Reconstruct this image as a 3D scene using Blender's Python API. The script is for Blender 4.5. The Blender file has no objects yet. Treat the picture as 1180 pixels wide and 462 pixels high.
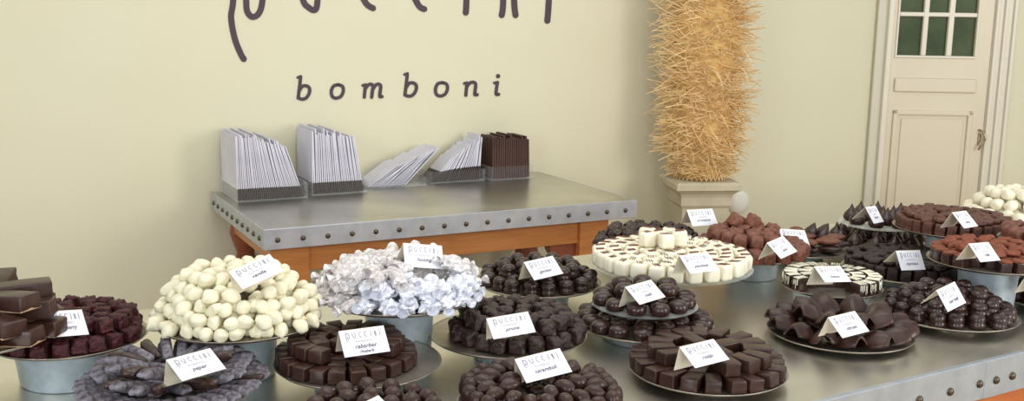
import bpy, bmesh, math, random
from mathutils import Vector, Matrix, Euler, noise
random.seed(7)
C = bpy.context.scene.collection
PI = math.pi
# ------------------------------------------------------------------ camera geometry
F, CX, CY = 1200.0, 590.0, 231.0
PIT = math.atan(214 / F); ROLL = math.atan(.0168)
H, TZ = 1.58, .85
def ray(x, y):
    dx, dy = x - CX, CY - y
    c, s = math.cos(ROLL), math.sin(ROLL)
    rx, ry = dx * c - dy * s, dx * s + dy * c
    return (rx / F, (F * math.cos(PIT) + ry * math.sin(PIT)) / F, (-F * math.sin(PIT) + ry * math.cos(PIT)) / F)
def at(x, y, z):
    r = ray(x, y); t = (z - H) / r[2]
    return (r[0] * t, r[1] * t)
cam_d = bpy.data.cameras.new('camera'); cam = bpy.data.objects.new('camera', cam_d); C.objects.link(cam)
cam_d.sensor_fit = 'HORIZONTAL'; cam_d.sensor_width = 36; cam_d.lens = 36 * F / 1180
cam_d.clip_start = .05
cam.matrix_world = Matrix.Translation((0, 0, H)) @ Matrix.Rotation(PI / 2 - PIT, 4, 'X') @ Matrix.Rotation(ROLL, 4, 'Z')
bpy.context.scene.camera = cam

# ------------------------------------------------------------------ materials
def mat(name, col, rough=.5, metal=0, col2=None, nscale=30, bump=0, bscale=60, spec=.5, trans=0, coat=0, ior=1.45, detail=4, sheen=0, sss=0, lo=.35, hi=.65):
    m = bpy.data.materials.new(name); m.use_nodes = True
    nt = m.node_tree; b = nt.nodes['Principled BSDF']
    b.inputs['Base Color'].default_value = (*col, 1); b.inputs['Roughness'].default_value = rough
    b.inputs['Metallic'].default_value = metal; b.inputs['Specular IOR Level'].default_value = spec
    b.inputs['Transmission Weight'].default_value = trans; b.inputs['IOR'].default_value = ior
    b.inputs['Coat Weight'].default_value = coat
    if coat: b.inputs['Coat Roughness'].default_value = .2
    if sheen: b.inputs['Sheen Weight'].default_value = sheen
    if sss:
        b.inputs['Subsurface Weight'].default_value = sss; b.inputs['Subsurface Scale'].default_value = .01
    tc = nt.nodes.new('ShaderNodeTexCoord')
    if col2:
        n = nt.nodes.new('ShaderNodeTexNoise'); n.inputs['Scale'].default_value = nscale; n.inputs['Detail'].default_value = detail
        nt.links.new(tc.outputs['Object'], n.inputs['Vector'])
        r = nt.nodes.new('ShaderNodeValToRGB'); r.color_ramp.elements[0].position = lo; r.color_ramp.elements[1].position = hi
        r.color_ramp.elements[0].color = (*col, 1); r.color_ramp.elements[1].color = (*col2, 1)
        nt.links.new(n.outputs['Fac'], r.inputs['Fac']); nt.links.new(r.outputs['Color'], b.inputs['Base Color'])
    if bump:
        n2 = nt.nodes.new('ShaderNodeTexNoise'); n2.inputs['Scale'].default_value = bscale; n2.inputs['Detail'].default_value = 5
        nt.links.new(tc.outputs['Object'], n2.inputs['Vector'])
        bp = nt.nodes.new('ShaderNodeBump'); bp.inputs['Strength'].default_value = bump; bp.inputs['Distance'].default_value = .004
        nt.links.new(n2.outputs['Fac'], bp.inputs['Height']); nt.links.new(bp.outputs['Normal'], b.inputs['Normal'])
    return m
def wood(name, c1, c2, scale=6):
    m = mat(name, c1, .38, coat=.25)
    nt = m.node_tree; b = nt.nodes['Principled BSDF']
    tc = nt.nodes.new('ShaderNodeTexCoord'); mp = nt.nodes.new('ShaderNodeMapping'); mp.inputs['Scale'].default_value = (1, 1, 9)
    n = nt.nodes.new('ShaderNodeTexNoise'); n.inputs['Scale'].default_value = scale; n.inputs['Detail'].default_value = 6; n.inputs['Distortion'].default_value = .6
    r = nt.nodes.new('ShaderNodeValToRGB'); r.color_ramp.elements[0].position = .3; r.color_ramp.elements[1].position = .7
    r.color_ramp.elements[0].color = (*c1, 1); r.color_ramp.elements[1].color = (*c2, 1)
    nt.links.new(tc.outputs['Object'], mp.inputs['Vector']); nt.links.new(mp.outputs['Vector'], n.inputs['Vector'])
    nt.links.new(n.outputs['Fac'], r.inputs['Fac']); nt.links.new(r.outputs['Color'], b.inputs['Base Color'])
    return m
M = dict(
    wall=mat('cream_plaster', (.69, .655, .475), .75, col2=(.71, .675, .50), nscale=1.5, bump=.15, bscale=40, spec=.25),
    door=mat('cream_gloss_paint', (.66, .59, .44), .35, col2=(.68, .61, .46), nscale=3),
    trim=mat('pale_trim_paint', (.70, .65, .53), .35, col2=(.73, .68, .56), nscale=3),
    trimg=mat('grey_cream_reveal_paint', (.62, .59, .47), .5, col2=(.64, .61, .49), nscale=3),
    pane=mat('dark_green_glass', (.035, .055, .022), .35, col2=(.07, .095, .04), nscale=5, spec=.15),
    floor=wood('tan_floorboard', (.34, .25, .14), (.42, .32, .18), 3),
    letter=mat('aubergine_paint', (.058, .034, .046), .55, col2=(.068, .040, .053), nscale=20),
    zinc=mat('galvanised_sheet', (.52, .51, .465), .29, 1, col2=(.66, .64, .58), nscale=5, bump=.04, bscale=25, detail=6),
    zinc2=mat('reflection_tinted_zinc', (.66, .635, .57), .32, 1, col2=(.80, .77, .69), nscale=5, bump=.04, bscale=25, detail=6),  # wall reflection lightening the front table is put into this sheet's colour
    zband=mat('zinc_edge_band', (.46, .50, .55), .42, .8, col2=(.56, .60, .65), nscale=18, bump=.06, bscale=50, detail=6),
    tub=mat('galvanised_tub_metal', (.52, .63, .69), .42, .35, col2=(.68, .78, .84), nscale=35, bump=.12, bscale=70, detail=6),
    tray=mat('grey_tray_metal', (.40, .36, .30), .40, 1, col2=(.50, .45, .38), nscale=20),
    rivet=mat('aged_bronze_rivet', (.09, .065, .045), .35, .8, col2=(.16, .12, .08), nscale=90),
    orange=wood('orange_stained_wood', (.42, .145, .032), (.54, .215, .055)),
    orange2=wood('red_orange_stained_wood', (.42, .10, .02), (.50, .14, .03)),
    redwood=wood('red_stained_wood', (.20, .045, .018), (.28, .07, .025)),
    straw=mat('golden_straw', (.72, .48, .19), .6, col2=(.90, .68, .36), nscale=14, sheen=.2),
    strawd=mat('straw_core', (.60, .37, .12), .8, col2=(.74, .49, .20), nscale=50, bump=.8, bscale=60),
    stone=mat('pale_sandstone', (.50, .45, .31), .8, col2=(.58, .52, .38), nscale=10, bump=.25, bscale=50),
    white=mat('white_plastic', (.80, .78, .70), .35, col2=(.82, .80, .73), nscale=8),
    card=mat('white_card', (.80, .80, .85), .6, col2=(.82, .82, .87), nscale=30),
    cardin=mat('backlit_tint_card', (.80, .72, .55), .7, col2=(.83, .75, .58), nscale=30),  # cream tone is light passing through the white card, put into the colour
    ink=mat('grey_print', (.33, .32, .35), .6, col2=(.37, .36, .39), nscale=30),
    pen=mat('dark_pen_ink', (.08, .07, .13), .6, col2=(.10, .09, .15), nscale=30),
    paper=mat('white_paper', (.60, .595, .66), .55, col2=(.69, .68, .74), nscale=9),
    paperb=mat('brown_base_paper', (.045, .03, .028), .55, col2=(.06, .04, .035), nscale=9),
    brown=mat('dark_brown_card', (.045, .017, .010), .5, col2=(.07, .028, .016), nscale=9),
    acryl=mat('clear_acrylic', (.96, .97, .96), .04, trans=1, ior=1.3, col2=(.97, .98, .97), nscale=3),
    glass=mat('greenish_glass', (.86, .94, .88), .05, trans=.95, ior=1.45, col2=(.88, .95, .9), nscale=3),
    brass=mat('bronze_metal', (.38, .30, .20), .3, 1, col2=(.45, .36, .25), nscale=20),
    dark=mat('dark_chocolate', (.028, .0115, .0085), .27, col2=(.044, .0195, .0145), nscale=45, bump=.12, bscale=45, coat=.15),
    dark2=mat('satin_dark_chocolate', (.034, .0135, .009), .32, col2=(.054, .0235, .0165), nscale=40, bump=.15, bscale=60),
    black=mat('cocoa_dusted_dark_chocolate', (.015, .007, .006), .5, col2=(.040, .020, .016), nscale=90, bump=.7, bscale=140),
    rough=mat('rough_coated_chocolate', (.020, .009, .0075), .40, col2=(.050, .026, .022), nscale=60, bump=.9, bscale=110),
    milk=mat('milk_chocolate', (.13, .043, .025), .45, col2=(.22, .085, .052), nscale=70, bump=.5, bscale=90),
    brownc=mat('brown_cocoa_chocolate', (.075, .026, .016), .5, col2=(.14, .054, .035), nscale=70, bump=.6, bscale=100),
    red=mat('red_cocoa_powder', (.17, .045, .02), .75, col2=(.27, .085, .042), nscale=90, bump=.6, bscale=120),
    rasp=mat('raspberry_crumb', (.020, .003, .004), .5, col2=(.085, .009, .013), nscale=110, bump=1, bscale=200),
    sugar=mat('lilac_sugar_dusting', (.045, .033, .035), .75, col2=(.25, .235, .27), nscale=80, bump=.8, bscale=190, lo=.3, hi=.6),
    whitec=mat('white_chocolate', (.80, .75, .53), .42, col2=(.86, .81, .62), nscale=25, bump=.3, bscale=50, sss=.1),
    whitem=mat('cream_meringue', (.80, .73, .54), .65, col2=(.86, .81, .65), nscale=30, bump=.4, bscale=70),
    ivory=mat('ivory_chocolate', (.84, .79, .60), .35, col2=(.88, .84, .68), nscale=20, sss=.1),
    foil=mat('white_foil_wrap', (.74, .76, .84), .25, .35, col2=(.86, .87, .92), nscale=60, bump=1, bscale=120, coat=.3),
    cello=mat('clear_cellophane_wrap', (.62, .57, .56), .15, .2, col2=(.88, .86, .86), nscale=70, bump=1, bscale=130, coat=.5, lo=.4, hi=.6),
    nougat=mat('pale_nougat', (.45, .30, .18), .5, col2=(.52, .36, .22), nscale=60),
)

def clear(name, tint, rough, alpha):
    m = bpy.data.materials.new(name); m.use_nodes = True; nt = m.node_tree; nt.nodes.clear()
    o = nt.nodes.new('ShaderNodeOutputMaterial'); mx = nt.nodes.new('ShaderNodeMixShader'); t = nt.nodes.new('ShaderNodeBsdfTransparent'); g = nt.nodes.new('ShaderNodeBsdfPrincipled')
    t.inputs['Color'].default_value = (*tint, 1); g.inputs['Base Color'].default_value = (.92, .94, .93, 1); g.inputs['Roughness'].default_value = rough
    f = nt.nodes.new('ShaderNodeLayerWeight'); f.inputs['Blend'].default_value = .5
    pw = nt.nodes.new('ShaderNodeMath'); pw.operation = 'POWER'; pw.inputs[1].default_value = 3.5; nt.links.new(f.outputs['Facing'], pw.inputs[0])
    ml = nt.nodes.new('ShaderNodeMath'); ml.operation = 'MULTIPLY'; ml.inputs[1].default_value = .6; nt.links.new(pw.outputs[0], ml.inputs[0])
    a = nt.nodes.new('ShaderNodeMath'); a.operation = 'ADD'; a.inputs[1].default_value = alpha; a.use_clamp = True
    nt.links.new(ml.outputs[0], a.inputs[0]); nt.links.new(a.outputs[0], mx.inputs['Fac'])
    nt.links.new(t.outputs[0], mx.inputs[1]); nt.links.new(g.outputs[0], mx.inputs[2]); nt.links.new(mx.outputs[0], o.inputs['Surface']); return m
M['acryl'] = clear('clear_acrylic', (.99, .99, .99), .06, .02)
M['glass'] = clear('greenish_glass', (.93, .96, .92), .08, .07)

# ------------------------------------------------------------------ helpers
def link(name, me, parent=None):
    o = bpy.data.objects.new(name, me); C.objects.link(o)
    if parent: o.parent = parent
    return o
def mesh(name, verts, faces, mt, smooth=False):
    me = bpy.data.meshes.new(name); me.from_pydata([tuple(v) for v in verts], [], faces)
    me.materials.append(mt)
    if smooth:
        for p in me.polygons: p.use_smooth = True
    me.update(); return me
def empty(name, loc=(0, 0, 0), rz=0, parent=None):
    o = bpy.data.objects.new(name, None); C.objects.link(o); o.location = loc; o.rotation_euler = (0, 0, rz)
    o.empty_display_size = .05
    if parent: o.parent = parent
    return o
def tag(o, label, cat, group=None):
    o['label'] = label; o['category'] = cat
    if group: o['group'] = group
    return o
def struct(o, label, cat='room'):
    o['kind'] = 'structure'; o['label'] = label; o['category'] = cat; return o
def bm_mesh(name, bm, mt, smooth=False):
    me = bpy.data.meshes.new(name); bm.to_mesh(me); bm.free(); me.materials.append(mt)
    if smooth:
        for p in me.polygons: p.use_smooth = True
    return me
def add_box(bm, x0, x1, y0, y1, z0, z1, bev=0, mtx=None, seg=1):
    g = bmesh.ops.create_cube(bm, size=1)
    vs = g['verts']
    m = Matrix.Translation(((x0 + x1) / 2, (y0 + y1) / 2, (z0 + z1) / 2)) @ Matrix.Diagonal((x1 - x0, y1 - y0, z1 - z0, 1))
    bmesh.ops.transform(bm, matrix=m, verts=vs)
    if bev:
        es = list({e for v in vs for e in v.link_edges})
        r = bmesh.ops.bevel(bm, geom=es, offset=bev, segments=seg, affect='EDGES', profile=.6)
        vs = list({v for f in r['faces'] for v in f.verts} | {v for v in vs if v.is_valid})
    if mtx is not None: bmesh.ops.transform(bm, matrix=mtx, verts=vs)
def box(name, dims, mt, parent=None, bev=0, mtx=None, seg=1):
    bm = bmesh.new(); add_box(bm, *dims, bev=bev, mtx=mtx, seg=seg)
    return link(name, bm_mesh(name, bm, mt), parent)
def lathe_data(prof, n=40):
    V, Fc = [], []
    for r, z in prof:
        for k in range(n):
            a = 2 * PI * k / n; V.append((r * math.cos(a), r * math.sin(a), z))
    for i in range(len(prof) - 1):
        for k in range(n):
            a, b = i * n + k, i * n + (k + 1) % n
            Fc.append((a, b, b + n, a + n))
    Fc.append(tuple(range(n))[::-1]); Fc.append(tuple(range((len(prof) - 1) * n, len(prof) * n)))
    return V, Fc
def lathe(name, prof, mt, parent=None, n=40, loc=(0, 0, 0), smooth=True):
    V, Fc = lathe_data(prof, n)
    me = mesh(name, V, Fc, mt, smooth)
    me.polygons[-1].use_smooth = False; me.polygons[-2].use_smooth = False
    o = link(name, me, parent); o.location = loc; return o
def smooth_poly(pts, n=5):
    out = []
    P = [pts[0]] + list(pts) + [pts[-1]]
    for i in range(1, len(P) - 2):
        p0, p1, p2, p3 = P[i - 1], P[i], P[i + 1], P[i + 2]
        for k in range(n):
            t = k / n
            out.append(tuple(.5 * ((2 * p1[j]) + (-p0[j] + p2[j]) * t + (2 * p0[j] - 5 * p1[j] + 4 * p2[j] - p3[j]) * t * t + (-p0[j] + 3 * p1[j] - 3 * p2[j] + p3[j]) * t ** 3) for j in range(len(p1))))
    out.append(tuple(pts[-1])); return out
def ribbon(V, Fc, pts, w, fmap, thick):
    """a painted stroke with round ends: plan points in 2-D, fmap(x, y, h) -> 3-D"""
    P = smooth_poly(pts) if len(pts) > 2 else list(pts)
    L, R = [], []
    d0 = (P[1][0] - P[0][0], P[1][1] - P[0][1]); d1 = (P[-1][0] - P[-2][0], P[-1][1] - P[-2][1])
    def un(d):
        l = math.hypot(*d) or 1; return d[0] / l, d[1] / l
    a0, a1 = un(d0), un(d1)
    rows = []
    for q in (1.0, .7, .3):
        rows.append((P[0][0] - a0[0] * w / 2 * q, P[0][1] - a0[1] * w / 2 * q, a0, w * math.sqrt(max(.02, 1 - q * q))))
    for i, p in enumerate(P):
        a = P[max(0, i - 1)]; b = P[min(len(P) - 1, i + 1)]
        rows.append((p[0], p[1], un((b[0] - a[0], b[1] - a[1])), w))
    for q in (.3, .7, 1.0):
        rows.append((P[-1][0] + a1[0] * w / 2 * q, P[-1][1] + a1[1] * w / 2 * q, a1, w * math.sqrt(max(.02, 1 - q * q))))
    s = len(V)
    for x, y, d, ww in rows:
        nx, ny = -d[1] * ww / 2, d[0] * ww / 2
        V += [fmap(x + nx, y + ny, 0), fmap(x - nx, y - ny, 0), fmap(x + nx, y + ny, thick), fmap(x - nx, y - ny, thick)]
    for i in range(len(rows) - 1):
        a = s + 4 * i; b = a + 4
        Fc += [(a + 2, a + 3, b + 3, b + 2), (a, b, b + 1, a + 1), (a, a + 2, b + 2, b), (a + 1, b + 1, b + 3, a + 3)]
    e = s + 4 * (len(rows) - 1)
    Fc += [(s, s + 1, s + 3, s + 2), (e, e + 2, e + 3, e + 1)]

# ------------------------------------------------------------------ room
A1 = math.radians(27.8); U1 = (math.cos(A1), math.sin(A1)); W1 = (-math.sin(A1), math.cos(A1))
BL = at(244, 221, TZ)                                   # back left corner of the side table
OFF = .03
def wall_pt(x, y, h=0):
    r = ray(x, y); t = (OFF - h + BL[0] * W1[0] + BL[1] * W1[1]) / (r[0] * W1[0] + r[1] * W1[1])
    return (r[0] * t, r[1] * t, H + r[2] * t)
def frame1(s, t, z=0):                                  # s along the wall, t out from the wall side of the table
    return (BL[0] + U1[0] * s - W1[0] * t, BL[1] + U1[1] * s - W1[1] * t, z)
fl = box('floor', (-7, 8, -3, 9, -.05, 0), M['floor']); struct(fl, 'tan wooden floor under both tables', 'floor')
corner = wall_pt(1000, 150)
s_corner = (corner[0] - BL[0]) * U1[0] + (corner[1] - BL[1]) * U1[1]
w = box('wall_back', (-5, s_corner, OFF, OFF + .12, 0, 3.3), M['wall'])
w.location = (BL[0], BL[1], 0); w.rotation_euler = (0, 0, A1); struct(w, 'cream plaster wall carrying the dark lettering', 'wall')
A2 = math.radians(-2.0)
wr = empty('wall_right', (corner[0], corner[1], 0), A2)
U2 = (math.cos(A2), math.sin(A2)); W2 = (-math.sin(A2), math.cos(A2))
def wb(x, y):
    r = ray(x, y); t = (corner[0] * W2[0] + corner[1] * W2[1]) / (r[0] * W2[0] + r[1] * W2[1])
    px, py = r[0] * t - corner[0], r[1] * t - corner[1]
    return (px * U2[0] + py * U2[1], H + r[2] * t)
bpy.data.objects.remove(wr)
dl, dr = wb(1021, 110)[0], wb(1134, 110)[0]
wR = box('wall_right', (0, 4, 0, .12, 0, 3.3), M['wall']); wR.location = (corner[0], corner[1], 0); wR.rotation_euler = (0, 0, A2)
struct(wR, 'cream plaster wall holding the panelled door', 'wall')
# door leaf with glazed upper part
dr_root = empty('door_1', (corner[0], corner[1], 0), A2); struct(dr_root, 'cream panelled door with small dark green panes beside the right wall', 'door')
xs = [(wb(1033, 40)[0], wb(1060.5, 40)[0]), (wb(1066.5, 40)[0], wb(1089.5, 40)[0]), (wb(1096, 40)[0], wb(1122, 40)[0])]
zb = wb(1075, 64)[1]; pitch = .238; ph = .215; zt = zb + pitch * 4
bm = bmesh.new()
add_box(bm, dl, dr, -.030, -.002, .01, zb)
add_box(bm, dl, xs[0][0], -.030, -.002, zb, zt + .1); add_box(bm, xs[2][1], dr, -.030, -.002, zb, zt + .1)
add_box(bm, xs[0][0], xs[2][1], -.030, -.002, zt - .02, zt + .1)
link('door_leaf', bm_mesh('door_leaf', bm, M['door']), dr_root)
bm = bmesh.new()
for a, b in ((xs[0][1], xs[1][0]), (xs[1][1], xs[2][0])): add_box(bm, a, b, -.034, -.004, zb, zt, .004)
for k in range(1, 4): add_box(bm, xs[0][0], xs[2][1], -.033, -.004, zb + pitch * k - .0235, zb + pitch * k, .004)
add_box(bm, xs[0][0] - .012, xs[2][1] + .012, -.038, -.028, zb - .014, zb, .003)
add_box(bm, xs[0][0] - .012, xs[0][0], -.038, -.028, zb, zt, .003); add_box(bm, xs[2][1], xs[2][1] + .012, -.038, -.028, zb, zt, .003)
gb = link('glazing_bars', bm_mesh('glazing_bars', bm, M['trim']), dr_root)
for a, b in xs:
    for k in range(4):
        box('pane', (a, b, -.012, -.006, zb + pitch * k, zb + pitch * k + ph), M['pane'], dr_root)
def panel(x0, x1, z0, z1):
    bm = bmesh.new(); t = .026
    add_box(bm, x0, x1, -.043, -.029, z1 - t, z1, .006, seg=2); add_box(bm, x0, x1, -.043, -.029, z0, z0 + t, .006, seg=2)
    add_box(bm, x0, x0 + t, -.043, -.029, z0, z1, .006, seg=2); add_box(bm, x1 - t, x1, -.043, -.029, z0, z1, .006, seg=2)
    add_box(bm, x0 + t + .02, x1 - t - .02, -.036, -.029, z0 + t + .02, z1 - t - .02, .004)
    link('panel_moulding', bm_mesh('panel_moulding', bm, M['door']), dr_root)
panel(wb(1027, 130)[0], wb(1118, 130)[0], .25, wb(1075, 127)[1])
bm = bmesh.new(); z1 = wb(1075, 90)[1]; z0 = wb(1075, 106)[1]
add_box(bm, wb(1028, 100)[0], wb(1122, 100)[0], -.042, -.029, z0, z1, .008, seg=2)
link('middle_rail_panel', bm_mesh('middle_rail_panel', bm, M['door']), dr_root)
hx, hz = wb(1126, 160)
hnd = empty('door_handle', (hx, -.03, hz), 0, dr_root)
box('handle_plate', (-.010, .010, -.006, 0, -.035, .035), M['brass'], hnd, .002)
def tube(name, pts, rad, mt, parent=None, n=8, sm=5):
    P = [Vector(p) for p in smooth_poly(pts, sm)] if sm else [Vector(p) for p in pts]
    V, Fc = [], []
    up = Vector((0, 0, 1))
    for i, p in enumerate(P):
        d = (P[min(i + 1, len(P) - 1)] - P[max(i - 1, 0)]).normalized()
        a = d.cross(up)
        if a.length < .2: a = d.cross(Vector((1, 0, 0)))
        a.normalize(); b = d.cross(a)
        rr = rad(i / (len(P) - 1)) if callable(rad) else rad
        for k in range(n):
            t = 2 * PI * k / n; V.append(p + a * rr * math.cos(t) + b * rr * math.sin(t))
    for i in range(len(P) - 1):
        for k in range(n): Fc.append((i * n + k, i * n + (k + 1) % n, (i + 1) * n + (k + 1) % n, (i + 1) * n + k))
    Fc.append(tuple(range(n))[::-1]); Fc.append(tuple(range((len(P) - 1) * n, len(P) * n)))
    return link(name, mesh(name, V, Fc, mt, True), parent)
tube('handle_lever', [(-.008, -.006, .055), (.004, -.03, .045), (.016, -.04, .02), (.014, -.04, -.005), (-.002, -.036, -.03), (-.012, -.03, -.055)], .006, M['brass'], hnd)
# casing
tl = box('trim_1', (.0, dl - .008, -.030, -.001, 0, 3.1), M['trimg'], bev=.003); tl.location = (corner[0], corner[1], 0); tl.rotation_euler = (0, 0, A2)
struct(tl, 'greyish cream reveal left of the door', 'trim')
bm = bmesh.new(); add_box(bm, dl - .034, dl - .004, -.055, -.001, 0, 3.1, .006, seg=2)
t2 = link('trim_2', bm_mesh('trim_2', bm, M['trim'])); t2.location = (corner[0], corner[1], 0); t2.rotation_euler = (0, 0, A2); struct(t2, 'narrow pale casing bead left of the door', 'trim')
bm = bmesh.new(); r1 = wb(1161, 110)[0]
add_box(bm, dr + .004, r1, -.028, -.001, 0, 3.1, .003); wv = (r1 - dr) / 5
for k in (.2, 2.0, 3.9): add_box(bm, dr + .004 + wv * k, dr + wv * (k + .9), -.045, -.02, 0, 3.1, .006, seg=2)
t3 = link('trim_3', bm_mesh('trim_3', bm, M['trim'])); t3.location = (corner[0], corner[1], 0); t3.rotation_euler = (0, 0, A2); struct(t3, 'ribbed pale door casing right of the door', 'trim')

# ------------------------------------------------------------------ lettering on the wall
PUC = [
    [[(272, -100), (270, -50), (268.8, 0), (266.4, 20), (270.5, 44), (277, 61), (281, 68)], [(272, -75), (284, -95), (299, -85), (304, -40), (302.5, 0), (298.5, 15), (291, 19.5), (285, 13), (283.8, 0), (284, -25)]],
    [[(338, -90), (340, -40), (349, -1), (355, 8), (363, 11.5), (366, 0), (368, -45), (368, -90)]],
    [[(432, -85), (420, -92), (410, -75), (408, -40), (412, -15), (419.6, 0), (424, 6), (430, 9.5)]],
    [[(491, -85), (480, -92), (470, -75), (468, -40), (472, -15), (479, 0), (484, 8), (489, 10.5)]],
    [[(538.5, -70), (537.6, 0), (536.8, 14.5)], [(539.4, -98), (539.2, -94)]],
    [[(581, -80), (580, 0), (578.2, 17.5)], [(581.5, -50), (585, -78), (590.5, -70), (592.5, 0), (594.2, 17.5)]],
    [[(634, -62), (632.5, 0), (630.8, 24)], [(634.6, -90), (634.4, -86)]]]
sign = empty('wall_lettering', wall_pt(345, 115), A1)
tag(sign, 'large aubergine handwritten shop name painted across the top of the cream wall', 'sign')
sign2 = empty('wall_lettering', wall_pt(345, 115), A1)
tag(sign2, 'small dark spaced italic word bomboni painted on the cream wall', 'sign')
inv = (Matrix.Translation(Vector(wall_pt(345, 115))) @ Matrix.Rotation(A1, 4, 'Z')).inverted()
def fw(x, y, h): return inv @ Vector(wall_pt(x, y, h))
for L in PUC:
    V, Fc = [], []
    for i, st in enumerate(L): ribbon(V, Fc, st, 7.0, fw, .003 + i * .0004)
    link('letter', mesh('letter', V, Fc, M['letter']), sign)
GL = dict(
    b=[[(.2, 1.66), (.13, .9), (.04, .1)], [(.02, 1.6), (.2, 1.66)], [(.08, .55), (.3, .92), (.56, .98), (.77, .82), (.78, .48), (.6, .12), (.33, -.02), (.04, .08)]],
    o=[[(.5, .98), (.2, .88), (.05, .5), (.12, .1), (.38, -.02), (.68, .12), (.84, .5), (.78, .86), (.5, .98)]],
    m=[[(.13, .92), (.09, .5), (.05, .0)], [(-.05, .88), (.13, .93)], [(.1, .6), (.3, .9), (.5, .97), (.62, .82), (.58, .4), (.54, 0)], [(.62, .6), (.8, .9), (1.0, .97), (1.13, .82), (1.09, .35), (1.08, .05), (1.22, .05)]],
    n=[[(.13, .92), (.09, .5), (.05, .0)], [(-.05, .88), (.13, .93)], [(.1, .6), (.3, .9), (.55, .97), (.7, .82), (.66, .35), (.65, .05), (.8, .05)]],
    i=[[(.22, .92), (.16, .5), (.13, .05), (.3, .04)], [(.02, .88), (.22, .93)], [(.26, 1.38), (.262, 1.40)]])
for ch, x0, yb in (('b', 343, 114), ('o', 381, 112.8), ('m', 419, 112), ('b', 466, 110.6), ('o', 501, 110.3), ('n', 536, 109.8), ('i', 569.5, 109.2)):
    V, Fc = [], []
    for i, st in enumerate(GL[ch]):
        ribbon(V, Fc, [(x0 + q[0] * 17.5, yb - q[1] * 15.5) for q in st], (3.9 if len(st) > 2 else 3.3) if not (ch == 'i' and i == 2) else 4.8, fw, .003 + i * .0004)
    link('letter', mesh('letter', V, Fc, M['letter']), sign2)

# ------------------------------------------------------------------ side table
tb = empty('side_table', (BL[0], BL[1], 0), A1)
tag(tb, 'orange wooden table with riveted zinc top standing against the cream wall', 'table')
LX, DY, BT = 1.515, .83, .071
top = box('zinc_top', (0, LX, -DY, 0, TZ - .02, TZ), M['zinc'], tb, .003)
band = bmesh.new()
add_box(band, -.002, LX + .002, -DY - .003, -DY + .004, TZ - BT, TZ + .001, .0015)
add_box(band, -.003, .004, -DY, 0, TZ - BT, TZ + .001, .0015)
add_box(band, LX - .004, LX + .003, -DY, 0, TZ - BT, TZ + .001, .0015)
bd = link('edge_band', bm_mesh('edge_band', band, M['zband']), tb)
rv, rf = lathe_data([(.0095, 0), (.009, .003), (.006, .006), (.002, .0072)], 12)
rmesh = mesh('rivet', rv, rf, M['rivet'], True)
def rivet(parent, loc, rot):
    o = link('rivet', rmesh, parent); o.location = loc; o.rotation_euler = rot
for k in range(17): rivet(bd, (.045 + k * .0885, -DY - .003, TZ - .038), (PI / 2, 0, 0))
for k in range(10): rivet(bd, (-.003, -.05 - k * .081, TZ - .038), (0, -PI / 2, 0))
bm = bmesh.new()
for d in ((.16, LX - .2, -DY + .045, -DY + .07), (.16, LX - .2, -.07, -.045)): add_box(bm, *d, TZ - BT - .095, TZ - .02, .002)
for d in ((.05, .075), (LX - .135, LX - .11)): add_box(bm, *d, -DY + .12, -.12, TZ - BT - .075, TZ - .02, .002)
link('apron', bm_mesh('apron', bm, M['orange']), tb)
for x0 in (.03, LX - .245):
    bm = bmesh.new(); add_box(bm, x0, x0 + .135, -DY + .03, -DY + .165, .0, TZ - .02, .006, seg=2)
    link('leg', bm_mesh('leg', bm, M['orange']), tb)
for x0 in (.05, LX - .17):
    prof = [(.04, 0), (.045, .1), (.03, .15), (.05, .3), (.055, .5), (.035, .62), (.05, .66), (.062, .70), (.055, .735), (.035, .75), (.06, .77), (.06, TZ - .02)]
    o = lathe('leg', prof, M['redwood'], tb, 24, (x0 + .05, -.13, 0))
bm = bmesh.new()                                        # curved bracket beside the right leg
pts = [(0, 0), (-.12, 0), (-.115, -.03), (-.09, -.07), (-.06, -.12), (-.05, -.2), (0, -.24)]
V = [(LX - .245 + p[0], y, TZ - BT - .09 + p[1]) for y in (-DY + .06, -DY + .11) for p in pts]; n = len(pts)
Fc = [tuple(range(n))[::-1], tuple(range(n, 2 * n))] + [(i, (i + 1) % n, n + (i + 1) % n, n + i) for i in range(n)]
bm.free(); link('corner_bracket', mesh('corner_bracket', V, Fc, M['redwood']), tb)

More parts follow.
